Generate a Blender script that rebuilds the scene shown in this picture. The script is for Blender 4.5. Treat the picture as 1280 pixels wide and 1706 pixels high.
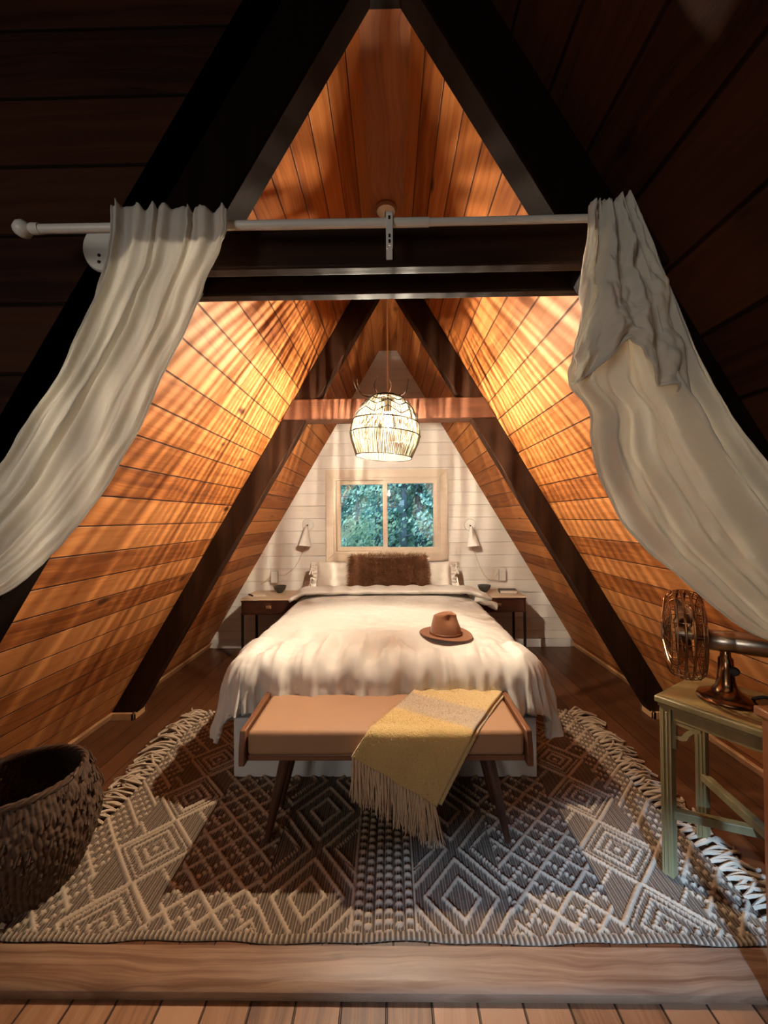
import bpy, bmesh, math, random
import numpy as np
from mathutils import Vector, Matrix, noise as mn
random.seed(7); rng = np.random.default_rng(7)
for o in list(bpy.data.objects): bpy.data.objects.remove(o)
S = bpy.context.scene; COL = S.collection; PI = math.pi

# ------------------------------------------------------------------ camera, world, sun, exposure
CAM_H = 1.31
cd = bpy.data.cameras.new('camera'); cam = bpy.data.objects.new('camera', cd); COL.objects.link(cam)
cd.sensor_fit = 'HORIZONTAL'; cd.sensor_width = 36; cd.lens = 36*660/1280; cd.clip_start = .02; cd.clip_end = 200
cam.matrix_world = Matrix.Translation((0, 0, CAM_H)) @ Matrix.Rotation(9/660, 4, 'Z') @ Matrix.Rotation(PI/2+9/660, 4, 'X') @ Matrix.Rotation(-.009, 4, 'Z')
S.camera = cam
vs = S.view_settings; vs.view_transform = 'Standard'; vs.look = 'None'; vs.gamma = 1; vs.use_curve_mapping = False
vs.exposure = 0.0
S.cycles.max_bounces = 10; S.cycles.transparent_max_bounces = 24
LAMP_L = 39000; LAMP_COL = (1, .86, .66)
W = bpy.data.worlds.new('world'); S.world = W; W.use_nodes = True
W.node_tree.nodes['Background'].inputs[0].default_value = (.50, .80, 1, 1)
W.node_tree.nodes['Background'].inputs[1].default_value = 2.2
def light(name, kind, loc, target, energy, color, **k):
    l = bpy.data.lights.new(name, kind); l.energy = energy; l.color = color
    for a, b in k.items(): setattr(l, a, b)
    o = bpy.data.objects.new(name, l); COL.objects.link(o); o.location = loc
    o.rotation_euler = (Vector(target)-Vector(loc)).to_track_quat('-Z', 'Y').to_euler(); return o
SUN_EL = math.tan(math.radians(28)); SUN_AZ = .9/3.9
light('sun', 'SUN', (-SUN_AZ*8, -8, 8*SUN_EL), (0, 0, 0), 12.0, (.34, .60, 1), angle=math.radians(4))
light('gable_daylight', 'AREA', (-1.9, -2.25, 1.45), (.6, 1, 1.4), 28, (1, .95, .88), shape='RECTANGLE', size=1.1, size_y=1.2)

# ------------------------------------------------------------------ helpers
class Nodes:
    def __init__(s, name):
        s.m = bpy.data.materials.new(name); s.m.use_nodes = True; s.t = s.m.node_tree; s.t.nodes.clear()
        s.out = s.t.nodes.new('ShaderNodeOutputMaterial')
    def n(s, typ, props=None, **inp):
        nd = s.t.nodes.new('ShaderNode'+typ)
        for k, v in (props or {}).items(): setattr(nd, k, v)
        for k, v in inp.items():
            key = int(k[1:]) if k[0] == 'i' and k[1:].isdigit() else k.replace('_', ' ')
            if isinstance(v, bpy.types.NodeSocket): s.t.links.new(v, nd.inputs[key])
            else: nd.inputs[key].default_value = v
        return nd
    def math(s, op, a, b=0.0, c=None):
        nd = s.n('Math', {'operation': op}, i0=a, i1=b)
        if c is not None:
            if isinstance(c, bpy.types.NodeSocket): s.t.links.new(c, nd.inputs[2])
            else: nd.inputs[2].default_value = c
        return nd.outputs[0]
    def ramp(s, f, stops):
        nd = s.n('ValToRGB', Fac=f); e = nd.color_ramp.elements
        while len(e) < len(stops): e.new(.5)
        for q, (p, c) in zip(e, stops): q.position = p; q.color = (*c, 1) if len(c) == 3 else c
        return nd.outputs[0]
    def mix(s, f, a, b, blend='MIX'):
        nd = s.n('Mix', {'data_type': 'RGBA', 'blend_type': blend})
        for i, v in ((0, f), (6, a), (7, b)):
            if isinstance(v, bpy.types.NodeSocket): s.t.links.new(v, nd.inputs[i])
            else: nd.inputs[i].default_value = v if i == 0 else ((*v, 1) if len(v) == 3 else v)
        return nd.outputs[2]
    def combine(s, x, y, z): return s.n('CombineXYZ', X=x, Y=y, Z=z).outputs[0]
    def uv(s):
        sp = s.n('SeparateXYZ', Vector=s.n('TexCoord').outputs['UV']); return sp.outputs[0], sp.outputs[1]
    def obj(s):
        v = s.n('TexCoord').outputs['Object']; sp = s.n('SeparateXYZ', Vector=v); return v, sp.outputs
    def bump(s, h, strength=.3, dist=.01): return s.n('Bump', Strength=strength, Distance=dist, Height=h).outputs[0]
    def pbr(s, color, rough=.6, normal=None, metal=0, **k):
        d = dict(Base_Color=color if isinstance(color, bpy.types.NodeSocket) else (*color, 1), Roughness=rough, Metallic=metal, **k)
        if normal: d['Normal'] = normal
        b = s.n('BsdfPrincipled', **d); s.t.links.new(b.outputs[0], s.out.inputs[0]); return s.m
    def surf(s, sock): s.t.links.new(sock, s.out.inputs[0]); return s.m

class MB:
    def __init__(s): s.v = []; s.f = []; s.uv = None
    def add(s, vs, fs):
        b = len(s.v); s.v += [tuple(p) for p in vs]; s.f += [tuple(i+b for i in f) for f in fs]; return s
    def box(s, lo, hi, M=None):
        (a, b, c), (d, e, f) = lo, hi
        vs = [(a,b,c),(d,b,c),(d,e,c),(a,e,c),(a,b,f),(d,b,f),(d,e,f),(a,e,f)]
        if M is not None: vs = [M @ Vector(p) for p in vs]
        return s.add(vs, [(0,3,2,1),(4,5,6,7),(0,1,5,4),(1,2,6,5),(2,3,7,6),(3,0,4,7)])
    def prism(s, poly, axis, a, b):
        """polygon of 2D points extruded along axis ('x','y','z') from a to b"""
        def P(p, t): return {'y': (p[0], t, p[1]), 'x': (t, p[0], p[1]), 'z': (p[0], p[1], t)}[axis]
        n = len(poly); vs = [P(p, a) for p in poly]+[P(p, b) for p in poly]
        return s.add(vs, [tuple(range(n))[::-1], tuple(range(n, 2*n))]+[(i, (i+1) % n, n+(i+1) % n, n+i) for i in range(n)])
    def tube(s, pts, r, n=8, cap=True, closed=False):
        pts = [Vector(p) for p in pts]; m = len(pts); rs = r if hasattr(r, '__len__') else [r]*m
        if m < 2: return s
        up = None; vs = []
        for i in range(m):
            if closed: t = pts[(i+1) % m]-pts[i-1]
            else: t = pts[min(i+1, m-1)]-pts[max(i-1, 0)]
            t.normalize()
            if up is None:
                up = Vector((0, 0, 1)) if abs(t.z) < .9 else Vector((1, 0, 0))
            u = (up-t*up.dot(t)); 
            if u.length < 1e-6: u = t.orthogonal()
            u.normalize(); w = t.cross(u); up = u
            for k in range(n):
                a = 2*PI*k/n; vs.append(pts[i]+(u*math.cos(a)+w*math.sin(a))*rs[i])
        fs = []
        for i in range(m if closed else m-1):
            j = (i+1) % m
            for k in range(n): fs.append((i*n+k, i*n+(k+1) % n, j*n+(k+1) % n, j*n+k))
        if cap and not closed: fs += [tuple(range(n))[::-1], tuple(range((m-1)*n, m*n))]
        return s.add(vs, fs)
    def lathe(s, prof, n=32, M=None, cx=0, cy=0):
        vs = []; fs = []
        for (r, z) in prof:
            for k in range(n):
                a = 2*PI*k/n; vs.append(Vector((cx+r*math.cos(a), cy+r*math.sin(a), z)))
        for i in range(len(prof)-1):
            for k in range(n): fs.append((i*n+k, i*n+(k+1) % n, (i+1)*n+(k+1) % n, (i+1)*n+k))
        if prof[0][0] > 1e-4: fs.append(tuple(range(n))[::-1])
        if prof[-1][0] > 1e-4: fs.append(tuple(range((len(prof)-1)*n, len(prof)*n)))
        if M is not None: vs = [M @ p for p in vs]
        return s.add(vs, fs)
    def grid(s, nu, nv, fn, wrap=False):
        vs = [fn(i/(nu-1) if not wrap else i/nu, j/(nv-1)) for j in range(nv) for i in range(nu)]
        fs = []
        for j in range(nv-1):
            for i in range(nu if wrap else nu-1):
                k = (i+1) % nu; fs.append((j*nu+i, j*nu+k, (j+1)*nu+k, (j+1)*nu+i))
        return s.add(vs, fs)
    def build(s, name, mat, parent=None, smooth=40, bevel=0, solid=0, subsurf=0, uvfn=None, offset=-1):
        me = bpy.data.meshes.new(name); vs = s.v
        if parent is not None:
            Mi = INV.get(parent.name)
            if Mi is not None: vs = [Mi @ Vector(p) for p in vs]
        me.from_pydata([tuple(p) for p in vs], [], s.f); me.validate(); 
        bm = bmesh.new(); bm.from_mesh(me)
        if not solid: bmesh.ops.recalc_face_normals(bm, faces=bm.faces)
        bm.to_mesh(me); bm.free()
        if uvfn:
            l = me.uv_layers.new(name='UVMap')
            for lp in me.loops: l.data[lp.index].uv = uvfn(s.v[lp.vertex_index])
        me.materials.append(mat)
        if smooth:
            me.shade_smooth()
            if smooth < 180: me.set_sharp_from_angle(angle=math.radians(smooth))
        o = bpy.data.objects.new(name, me); COL.objects.link(o)
        if parent is not None: o.parent = parent
        if bevel:
            b = o.modifiers.new('bevel', 'BEVEL'); b.width = bevel; b.segments = 2; b.limit_method = 'ANGLE'; b.angle_limit = math.radians(35)
        if solid:
            b = o.modifiers.new('solid', 'SOLIDIFY'); b.thickness = solid; b.offset = offset
        if subsurf:
            b = o.modifiers.new('sub', 'SUBSURF'); b.levels = b.render_levels = subsurf
        return o
INV = {}
def tag(o, label, cat, group=None, kind=None):
    o['label'] = label; o['category'] = cat
    if group: o['group'] = group
    if kind: o['kind'] = kind
    return o
def thing(name, label, cat, loc=(0, 0, 0), rotz=0, group=None, world=True):
    """Empty at the thing's base. world=True: parts are given in world coordinates; False: in the thing's own"""
    o = bpy.data.objects.new(name, None); o.empty_display_size = .05; COL.objects.link(o)
    o.location = loc; o.rotation_euler = (0, 0, rotz)
    if world: INV[o.name] = (Matrix.Translation(loc) @ Matrix.Rotation(rotz, 4, 'Z')).inverted()
    return tag(o, label, cat, group)
def struct(o): o['kind'] = 'structure'; return o
def fbm(p, o=3): return mn.fractal(Vector(p), 1.0, 2.0, o)
def sm(a, b, x): t = min(1, max(0, (x-a)/(b-a))); return t*t*(3-2*t)
def spline(pts, n):
    """Catmull-Rom through pts"""
    P = [Vector(p) for p in pts]; P = [P[0]*2-P[1]]+P+[P[-1]*2-P[-2]]; out = []; m = len(pts)-1
    for q in range(n+1):
        t = q/n*m; i = min(int(t), m-1); t -= i; a, b, c, d = P[i:i+4]
        out.append(.5*((2*b)+(c-a)*t+(2*a-5*b+4*c-d)*t*t+(3*b-a-3*c+d)*t**3))
    return out

# ------------------------------------------------------------------ materials
def planks(name, c1, c2, cdark, width, rough=.45, knots=1.0, groove=.022, offs=0.0, bumpk=1.0, gs=.88, spec=.5):
    N = Nodes(name); u, v = N.uv(); q = N.math('DIVIDE', N.math('ADD', v, offs), width); idx = N.math('FLOOR', q); fr = N.math('FRACT', q)
    r1 = N.n('TexWhiteNoise', {'noise_dimensions': '1D'}, W=idx).outputs['Value']
    r2 = N.n('TexWhiteNoise', {'noise_dimensions': '1D'}, W=N.math('ADD', idx, 41.3)).outputs['Value']
    sh = N.math('MULTIPLY', r1, 37.0); uu = N.math('ADD', u, sh)
    warp = N.n('TexNoise', Vector=N.combine(N.math('MULTIPLY', uu, 2.2), N.math('MULTIPLY', v, 7.0), sh), Scale=1.0, Detail=2.0).outputs['Fac']
    vv = N.math('ADD', N.math('MULTIPLY', v, 26.0), N.math('MULTIPLY', warp, 2.6))
    grain = N.n('TexNoise', Vector=N.combine(N.math('MULTIPLY', uu, 1.6), N.math('MULTIPLY', vv, 2.6), sh), Scale=1.0, Detail=6.0, Roughness=.68).outputs['Fac']
    rings = N.math('SINE', N.math('MULTIPLY', vv, 4.2)); rings = N.math('MULTIPLY_ADD', rings, .5, .5)
    blot = N.n('TexNoise', Vector=N.combine(N.math('MULTIPLY', uu, 3.0), N.math('MULTIPLY', v, 9.0), sh), Scale=1.0, Detail=3.0).outputs['Fac']
    f = N.math('ADD', N.math('MULTIPLY', grain, .80), N.math('MULTIPLY', rings, .09)); f = N.math('ADD', f, N.math('MULTIPLY', blot, .35))
    f = N.math('ADD', f, N.math('MULTIPLY', N.math('SUBTRACT', r2, .5), .5))
    col = N.ramp(f, [(.30, cdark), (.52, c2), (.80, c1)])
    kv = N.n('TexVoronoi', {'feature': 'F1'}, Vector=N.combine(N.math('MULTIPLY', uu, 2.7), N.math('ADD', N.math('MULTIPLY', v, 6.5), sh), r1), Scale=1.0).outputs
    kr = N.n('SeparateColor', Color=kv['Color']).outputs[0]
    kd = N.math('ADD', kv['Distance'], N.math('MULTIPLY', kr, .13))
    knot = N.n('MapRange', {'clamp': True}, Value=kd, i1=.085, i2=.175, i3=1.0, i4=0.0).outputs[0]
    knot = N.math('MULTIPLY', knot, knots)
    col = N.mix(knot, col, tuple(x*.28 for x in cdark))
    e = N.math('PINGPONG', q, .5); gr = N.n('MapRange', {'clamp': True}, Value=e, i1=groove*.5, i2=groove*1.6, i3=1.0, i4=0.0).outputs[0]
    col = N.mix(N.math('MULTIPLY', gr, gs), col, tuple(x*.12 for x in cdark))
    h = N.math('SUBTRACT', N.math('ADD', N.math('MULTIPLY', grain, .10*bumpk), N.math('MULTIPLY', r1, .15)), gr)
    return N.pbr(col, rough, N.bump(h, .7, .011), Specular_IOR_Level=spec)
M = {}
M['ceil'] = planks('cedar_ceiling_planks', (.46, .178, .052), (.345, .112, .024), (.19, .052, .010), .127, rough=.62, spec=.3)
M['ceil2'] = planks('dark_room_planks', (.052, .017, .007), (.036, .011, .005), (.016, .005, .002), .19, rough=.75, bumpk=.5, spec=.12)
M['floor'] = planks('worn_plank_floor', (.36, .19, .10), (.26, .12, .055), (.12, .05, .022), .125, rough=.5, groove=.02)
M['floor_in'] = planks('dark_bedroom_floor', (.12, .045, .018), (.085, .03, .012), (.045, .015, .006), .11, rough=.38, knots=.4, groove=.015)
M['white_wall'] = planks('white_painted_boards', (.84, .79, .71), (.82, .76, .68), (.77, .70, .60), .127, rough=.55, knots=0, groove=.012, offs=-.67+.127*8, bumpk=.4, gs=.40)
def darkwood(name, c1, c2, ax, rough=.5, sc=1.0, spec=.5):
    N = Nodes(name); v, o = N.obj(); k = [26*sc]*3; k['xyz'.index(ax)] = 2.0*sc
    g = N.n('TexNoise', Vector=N.combine(*[N.math('MULTIPLY', o[i], k[i]) for i in range(3)]), Scale=1.0, Detail=5.0, Roughness=.62, Distortion=.4).outputs['Fac']
    b = N.n('TexNoise', Vector=v, Scale=5.0*sc, Detail=3.0).outputs['Fac']
    f = N.math('ADD', N.math('MULTIPLY', g, .7), N.math('MULTIPLY', b, .3))
    return N.pbr(N.ramp(f, [(.34, c2), (.68, c1)]), rough, N.bump(g, .25, .004), Specular_IOR_Level=spec)
M['thresh'] = planks('pine_threshold', (.38, .235, .145), (.29, .165, .095), (.16, .075, .038), 3.0, rough=.45, knots=.8, groove=.0002, offs=.3)
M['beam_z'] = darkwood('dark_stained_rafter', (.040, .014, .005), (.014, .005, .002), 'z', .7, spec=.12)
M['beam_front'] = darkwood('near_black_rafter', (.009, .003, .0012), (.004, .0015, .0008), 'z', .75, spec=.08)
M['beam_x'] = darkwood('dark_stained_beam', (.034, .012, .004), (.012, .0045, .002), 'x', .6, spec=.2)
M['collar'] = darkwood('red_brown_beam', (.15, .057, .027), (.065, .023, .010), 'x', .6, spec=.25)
M['base_y'] = darkwood('baseboard_pine', (.60, .34, .16), (.46, .23, .10), 'y')
M['casing'] = darkwood('pale_pine_casing', (.78, .66, .52), (.69, .56, .42), 'x', .5)
M['walnut'] = darkwood('walnut', (.085, .03, .013), (.04, .014, .007), 'z', .4, 1.6)
M['walnut_x'] = darkwood('walnut_rail', (.22, .09, .038), (.13, .048, .02), 'x', .42, 1.4)
M['walnut_y'] = darkwood('walnut_end', (.22, .09, .038), (.13, .048, .02), 'y', .42, 1.4)
M['night'] = darkwood('nightstand_wood', (.085, .028, .014), (.04, .012, .007), 'x', .42)
M['night_lit_top'] = darkwood('lamplit_nightstand_top', (.76, .60, .44), (.66, .50, .34), 'x', .5)  # lamplight put into the top's colour, lighter than the case wood
M['green'] = darkwood('sage_painted_wood', (.225, .175, .078), (.155, .12, .05), 'z', .5)
M['green_top'] = darkwood('sage_table_top', (.26, .165, .06), (.17, .10, .035), 'x', .45)
M['brown_table'] = darkwood('orange_brown_wood', (.30, .12, .045), (.18, .065, .024), 'z', .45)
def plain(name, c, rough=.5, metal=0, nscale=0, namp=.1, bump=0, bscale=200, **k):
    N = Nodes(name); v, o = N.obj(); col = (*c, 1); nrm = None
    col = N.n('RGB').outputs[0]; col.default_value = (*c, 1)
    nz = N.n('TexNoise', Vector=v, Scale=nscale or 12.0, Detail=3.0).outputs['Fac']
    col = N.mix(nz, tuple(max(0, x*(1-namp)) for x in c), tuple(min(1, x*(1+namp)) for x in c))
    if bump: nrm = N.bump(N.n('TexNoise', Vector=v, Scale=float(bscale), Detail=2.0).outputs['Fac'], bump, .003)
    return N.pbr(col, rough, nrm, metal, **k)
M['white_paint'] = plain('white_painted_wood', (.72, .70, .66), .5)
M['rod'] = plain('white_enamel_rod', (.74, .70, .62), .35)
M['plastic'] = plain('white_plastic', (.78, .75, .68), .4)
M['duvet'] = plain('cream_cotton_duvet', (.61, .575, .515), .85, nscale=30, namp=.03, bump=.10, bscale=420, Sheen_Weight=.15)
M['pillow'] = plain('white_cotton_pillow', (.80, .75, .66), .85, nscale=20, namp=.04, bump=.1, bscale=300)
M['fur'] = plain('brown_fur', (.215, .09, .037), .8, nscale=55, namp=.6)
M['cushion'] = plain('tan_leather_cushion', (.36, .20, .108), .62, nscale=9, namp=.06, bump=.12, bscale=500)
M['hat'] = plain('brown_felt', (.215, .078, .026), .85, nscale=40, namp=.1, bump=.15, bscale=600, Sheen_Weight=.3)
M['hatband'] = plain('brown_leather_band', (.17, .06, .025), .45)
M['steel'] = plain('silver_buckle', (.75, .72, .68), .3, 1)
M['brass'] = plain('pale_brass', (.62, .46, .30), .35, .9)
M['blackmetal'] = plain('black_metal', (.025, .02, .018), .45, .6)
M['black'] = plain('black_rubber', (.015, .013, .012), .5)
M['bronze'] = plain('polished_bronze', (.27, .145, .075), .22, 1, namp=.15)
M['nickel'] = plain('brushed_nickel', (.42, .36, .30), .28, 1)
M['bowl'] = plain('dark_green_ceramic', (.05, .055, .045), .25)
M['book'] = plain('dark_book_cover', (.035, .028, .025), .5)
M['paper'] = plain('cream_paper', (.75, .66, .52), .7)
M['antler'] = plain('brown_antler', (.06, .028, .015), .8, nscale=40, namp=.3)
M['basket'] = plain('brown_seagrass', (.075, .038, .018), .75, nscale=60, namp=.55, bump=.3, bscale=140)
M['twine'] = plain('cream_wool_yarn', (.44, .33, .225), .9, nscale=50, namp=.12, bump=.4, bscale=250)
M['cord'] = plain('cream_cord', (.62, .50, .36), .6)
M['wire'] = plain('dark_rattan_wire', (.006, .0025, .001), .8)
M['bark'] = plain('grey_bark', (.07, .08, .075), .9, nscale=8, namp=.4)
M['soil'] = plain('forest_floor', (.10, .22, .20), .95, nscale=3, namp=.5)
def leafmat(name, a, b):
    N = Nodes(name); v, o = N.obj(); nz = N.n('TexNoise', Vector=v, Scale=3.0, Detail=4.0).outputs['Fac']
    c = N.ramp(nz, [(.35, a), (.65, b)])
    d = N.n('BsdfDiffuse', Color=c); t = N.n('BsdfTranslucent', Color=c)
    return N.surf(N.n('MixShader', Fac=.35, i1=d.outputs[0], i2=t.outputs[0]).outputs[0])
M['leaf1'] = leafmat('teal_leaves', (.13, .24, .17), (.75, .85, .56)); M['leaf2'] = leafmat('blue_green_leaves', (.10, .20, .17), (.45, .60, .46))
def fabric(name, c, transl, transp, scale=300):
    N = Nodes(name); v, o = N.obj()
    nz = N.n('TexNoise', Vector=v, Scale=float(scale), Detail=2.0).outputs['Fac']; big = N.n('TexNoise', Vector=v, Scale=9.0, Detail=3.0).outputs['Fac']
    nr = N.bump(N.math('ADD', N.math('MULTIPLY', nz, .3), N.math('MULTIPLY', big, .4)), .15, .004)
    col = N.mix(nz, tuple(x*.93 for x in c), c)
    d = N.n('BsdfDiffuse', Color=col, Normal=nr); t = N.n('BsdfTranslucent', Color=col, Normal=nr)
    m = N.n('MixShader', Fac=transl, i1=d.outputs[0], i2=t.outputs[0]).outputs[0]
    if transp: m = N.n('MixShader', Fac=transp, i1=m, i2=N.n('BsdfTransparent').outputs[0]).outputs[0]
    return N.surf(m)
M['sheer'] = fabric('sheer_white_curtain', (.86, .83, .76), .45, .10)
M['cotton'] = fabric('white_cotton_curtain', (.88, .84, .75), .40, 0)
M['strand'] = fabric('cream_seagrass_strand', (.13, .108, .072), .5, 0)
def throwmat():
    N = Nodes('yellow_grey_wool_throw'); u, v = N.uv(); vv, o = N.obj()
    nz = N.n('TexNoise', Vector=vv, Scale=160.0, Detail=3.0).outputs['Fac']
    c = N.ramp(v, [(.0, (.60, .42, .16)), (.30, (.60, .42, .16)), (.33, (.40, .31, .235)), (.53, (.40, .31, .235)), (.56, (.58, .38, .10)), (1, (.50, .33, .09))])
    c = N.mix(nz, c, N.mix(.5, c, (.72, .58, .36)))
    return N.pbr(c, .95, N.bump(nz, .6, .006), Sheen_Weight=.4)
M['throw'] = throwmat()
M['tassel'] = plain('cream_tassel_yarn', (.50, .36, .23), .9, nscale=60, namp=.2)
def glass():
    N = Nodes('window_glass'); g = N.n('BsdfGlossy', Roughness=0.0, Color=(1, 1, 1, 1)); t = N.n('BsdfTransparent', Color=(.95, .98, .98, 1))
    fr = N.n('Fresnel', IOR=1.5).outputs[0]; fr = N.math('MULTIPLY', fr, 5.0)
    return N.surf(N.n('MixShader', Fac=fr, i1=t.outputs[0], i2=g.outputs[0]).outputs[0])
M['glass'] = glass()
def bulbmat():
    N = Nodes('lit_bulb_glass'); e = N.n('Emission', Color=(1, .86, .62, 1), Strength=1.5); t = N.n('BsdfTransparent')
    return N.surf(N.n('AddShader', i0=e.outputs[0], i1=t.outputs[0]).outputs[0])
M['bulb'] = bulbmat()

# ------------------------------------------------------------------ structure
HB, SL, HR = 1.865, .59, 3.01          # half width at the floor, slope dx/dz, ridge height
YB, YR = 4.02, -2.5                     # back wall, rear gable
def rx(z): return HB-SL*z
def slope(name, side, y0, y1, mat):
    k = math.hypot(1, SL); t = .10; mb = MB(); poly = [(side*rx(-.06), -.06), (side*rx(HR+.0), HR), (side*(rx(HR)+t), HR+t*SL), (side*(rx(-.06)+t), -.06+t*SL)]
    mb.prism(poly, 'y', y0, y1)
    return struct(mb.build(name, mat, smooth=0, uvfn=lambda p: (p[1]+side*3.3, p[2]*k+.03)))
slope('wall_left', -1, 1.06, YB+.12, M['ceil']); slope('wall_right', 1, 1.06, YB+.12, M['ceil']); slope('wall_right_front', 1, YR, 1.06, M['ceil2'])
struct(MB().box((-.2, 1.06, HR-.0), (.2, YB+.12, HR+.1)).build('ceiling', M['ceil'], smooth=0, uvfn=lambda p: (p[1], p[0]*.6+.0635+.127*4)))
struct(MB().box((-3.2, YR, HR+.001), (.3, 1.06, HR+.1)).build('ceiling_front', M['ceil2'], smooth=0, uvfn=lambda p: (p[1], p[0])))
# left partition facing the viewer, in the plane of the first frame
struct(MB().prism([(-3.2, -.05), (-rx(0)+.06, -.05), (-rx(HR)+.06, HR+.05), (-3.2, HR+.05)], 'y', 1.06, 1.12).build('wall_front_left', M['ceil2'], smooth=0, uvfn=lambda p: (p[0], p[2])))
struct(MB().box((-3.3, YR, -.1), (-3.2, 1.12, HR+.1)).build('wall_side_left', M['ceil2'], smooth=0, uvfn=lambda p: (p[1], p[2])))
mb = MB()                                # unseen rear gable; high open slit added and shaped for the sun patch
za, zl, zr, xa, xb = 1.965, 2.05, 2.33, -1.05, .40
mb.box((-3.2, YR-.1, -.1), (2.0, YR, za)); mb.box((-3.2, YR-.1, za), (xa, YR, HR+.1)); mb.box((xb, YR-.1, za), (2.0, YR, HR+.1))
mb.prism([(xa, zl), (xb, zr), (xb, HR+.1), (xa, HR+.1)], 'y', YR-.1, YR)
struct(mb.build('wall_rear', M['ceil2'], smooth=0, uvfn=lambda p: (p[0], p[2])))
WX0, WX1, WZ0, WZ1 = -.575, .520, .935, 1.725   # window opening in the back wall
mb = MB(); mb.box((-2.05, YB, -.1), (WX0, YB+.1, HR+.1)); mb.box((WX1, YB, -.1), (2.05, YB+.1, HR+.1)); mb.box((WX0, YB, -.1), (WX1, YB+.1, WZ0)); mb.box((WX0, YB, WZ1), (WX1, YB+.1, HR+.1))
struct(mb.build('wall_back', M['white_wall'], smooth=0, uvfn=lambda p: (p[0], p[2])))
struct(MB().box((-HB-.12, 1.19, -.12), (HB+.12, YB+.1, 0)).build('floor', M['floor_in'], smooth=0, uvfn=lambda p: (p[1], p[0])))
struct(MB().box((-3.3, YR, -.16), (2.0, 1.19, -.03)).build('floor_front', M['floor'], smooth=0, uvfn=lambda p: (p[1], p[0]+.02)))
nose = [(1.225, -.03), (1.225, .004), (1.142, .004), (1.124, .001), (1.114, -.007), (1.111, -.018), (1.114, -.03)]
struct(MB().prism(nose, 'x', -2.2, 2.0).build('trim_1', M['thresh'], smooth=30, uvfn=lambda p: (p[0], p[1])))
def baseboard(side):
    mb = MB(); b = .022
    def strip(ya, yb):
        poly = [(side*(HB-.004), 0), (side*(HB-b-.004), 0), (side*(HB-b-.004-SL*.048), .048), (side*(HB-SL*.048), .048)]; mb.prism(poly, 'y', ya, yb)
    strip(1.14, 2.585); strip(2.71, YB)
    xi, xo = HB-.165-.022, HB-.02
    x0, x1 = sorted((side*xi, side*xo)); mb.box((x0, 2.575, 0), (x1, 2.597, .045)); x2, x3 = sorted((side*xi, side*(xi+.02))); mb.box((x2, 2.575, 0), (x3, 2.71, .045)); mb.box((x0, 2.692, 0), (x1, 2.712, .045))
    return struct(mb.build('baseboard_left' if side < 0 else 'baseboard_right', M['base_y'], bevel=.003))
baseboard(-1); baseboard(1)
struct(MB().box((-1.80, YB-.018, 0), (1.80, YB, .085)).build('baseboard_back', M['white_paint'], bevel=.003))

# window
wn = bpy.data.objects.new('window_1', None); COL.objects.link(wn); wn.location = (-.03, YB, 1.33); struct(wn); INV[wn.name] = Matrix.Translation((.03, -YB, -1.33))
mb = MB(); cx0, cx1, cz0, cz1 = -.645, .590, .867, 1.793; cw = .082
for poly in ([(cx0, cz0), (cx1, cz0), (cx1-cw, cz0+cw), (cx0+cw, cz0+cw)], [(cx0, cz1), (cx0+cw, cz1-cw), (cx1-cw, cz1-cw), (cx1, cz1)], [(cx0, cz0), (cx0+cw, cz0+cw), (cx0+cw, cz1-cw), (cx0, cz1)], [(cx1, cz0), (cx1, cz1), (cx1-cw, cz1-cw), (cx1-cw, cz0+cw)]):
    mb.prism(poly, 'y', YB-.024, YB)
mb.build('window_casing', M['casing'], wn, bevel=.003)
def frame(x0, x1, z0, z1, w, ya, yb):
    m = MB(); m.box((x0, ya, z0), (x1, yb, z0+w)); m.box((x0, ya, z1-w), (x1, yb, z1)); m.box((x0, ya, z0+w), (x0+w, yb, z1-w)); m.box((x1-w, ya, z0+w), (x1, yb, z1-w)); return m
frame(cx0+cw-.004, cx1-cw+.004, cz0+cw-.004, cz1-cw+.004, .026, YB-.012, YB+.10).build('window_frame', M['casing'], wn, bevel=.002)
s1 = frame(-.541, -.026, .970, 1.690, .042, YB+.04, YB+.075).build('sash', M['casing'], wn, bevel=.003)
s2 = frame(-.060, .487, .966, 1.694, .040, YB+.004, YB+.038).build('sash', M['casing'], wn, bevel=.003)
for s_, (x0, x1), y in ((s1, (-.502, -.066), YB+.058), (s2, (-.022, .449), YB+.022)):
    g = MB().add([(x0, y-.014, 1.005), (x1, y-.014, 1.005), (x1, y+.013, 1.66), (x0, y+.013, 1.66), (x0, y-.003, 1.005), (x1, y-.003, 1.005), (x1, y+.009, 1.66), (x0, y+.009, 1.66)], [(0, 1, 2, 3)])
    INV[s_.name] = INV[wn.name]; g.build('pane', M['glass'], s_, smooth=0)

# ------------------------------------------------------------------ rafters and collar beams
def rafter(name, label, side, y0, y1, z0, z1, d, cut=False, mat='beam_z'):
    a = lambda z: side*rx(z); b = lambda z: side*(rx(z)-d)
    poly = [(a(z0), z0), (b(z0), z0), (b(z1), z1), (a(z1), z1)]
    if cut: poly = [(a(z0), z0), (side*(rx(z0)-d+.03), z0), (side*(rx(z0)-d+.006), z0+.012), (b(z0+.05), z0+.05), (b(z1), z1), (a(z1), z1)]
    o = MB().prism(poly, 'y', y0, y1).build(name, M[mat], bevel=.006, smooth=30); return tag(o, label, 'beam')
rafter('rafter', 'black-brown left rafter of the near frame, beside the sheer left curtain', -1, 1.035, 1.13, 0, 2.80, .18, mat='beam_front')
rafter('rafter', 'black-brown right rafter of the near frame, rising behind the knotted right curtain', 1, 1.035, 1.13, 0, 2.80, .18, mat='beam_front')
tag(MB().box((-.21, 1.033, 2.785), (.21, 1.132, 3.0)).build('ridge_block', M['beam_front'], bevel=.004), 'dark block joining the near rafters at the peak', 'beam')
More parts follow.
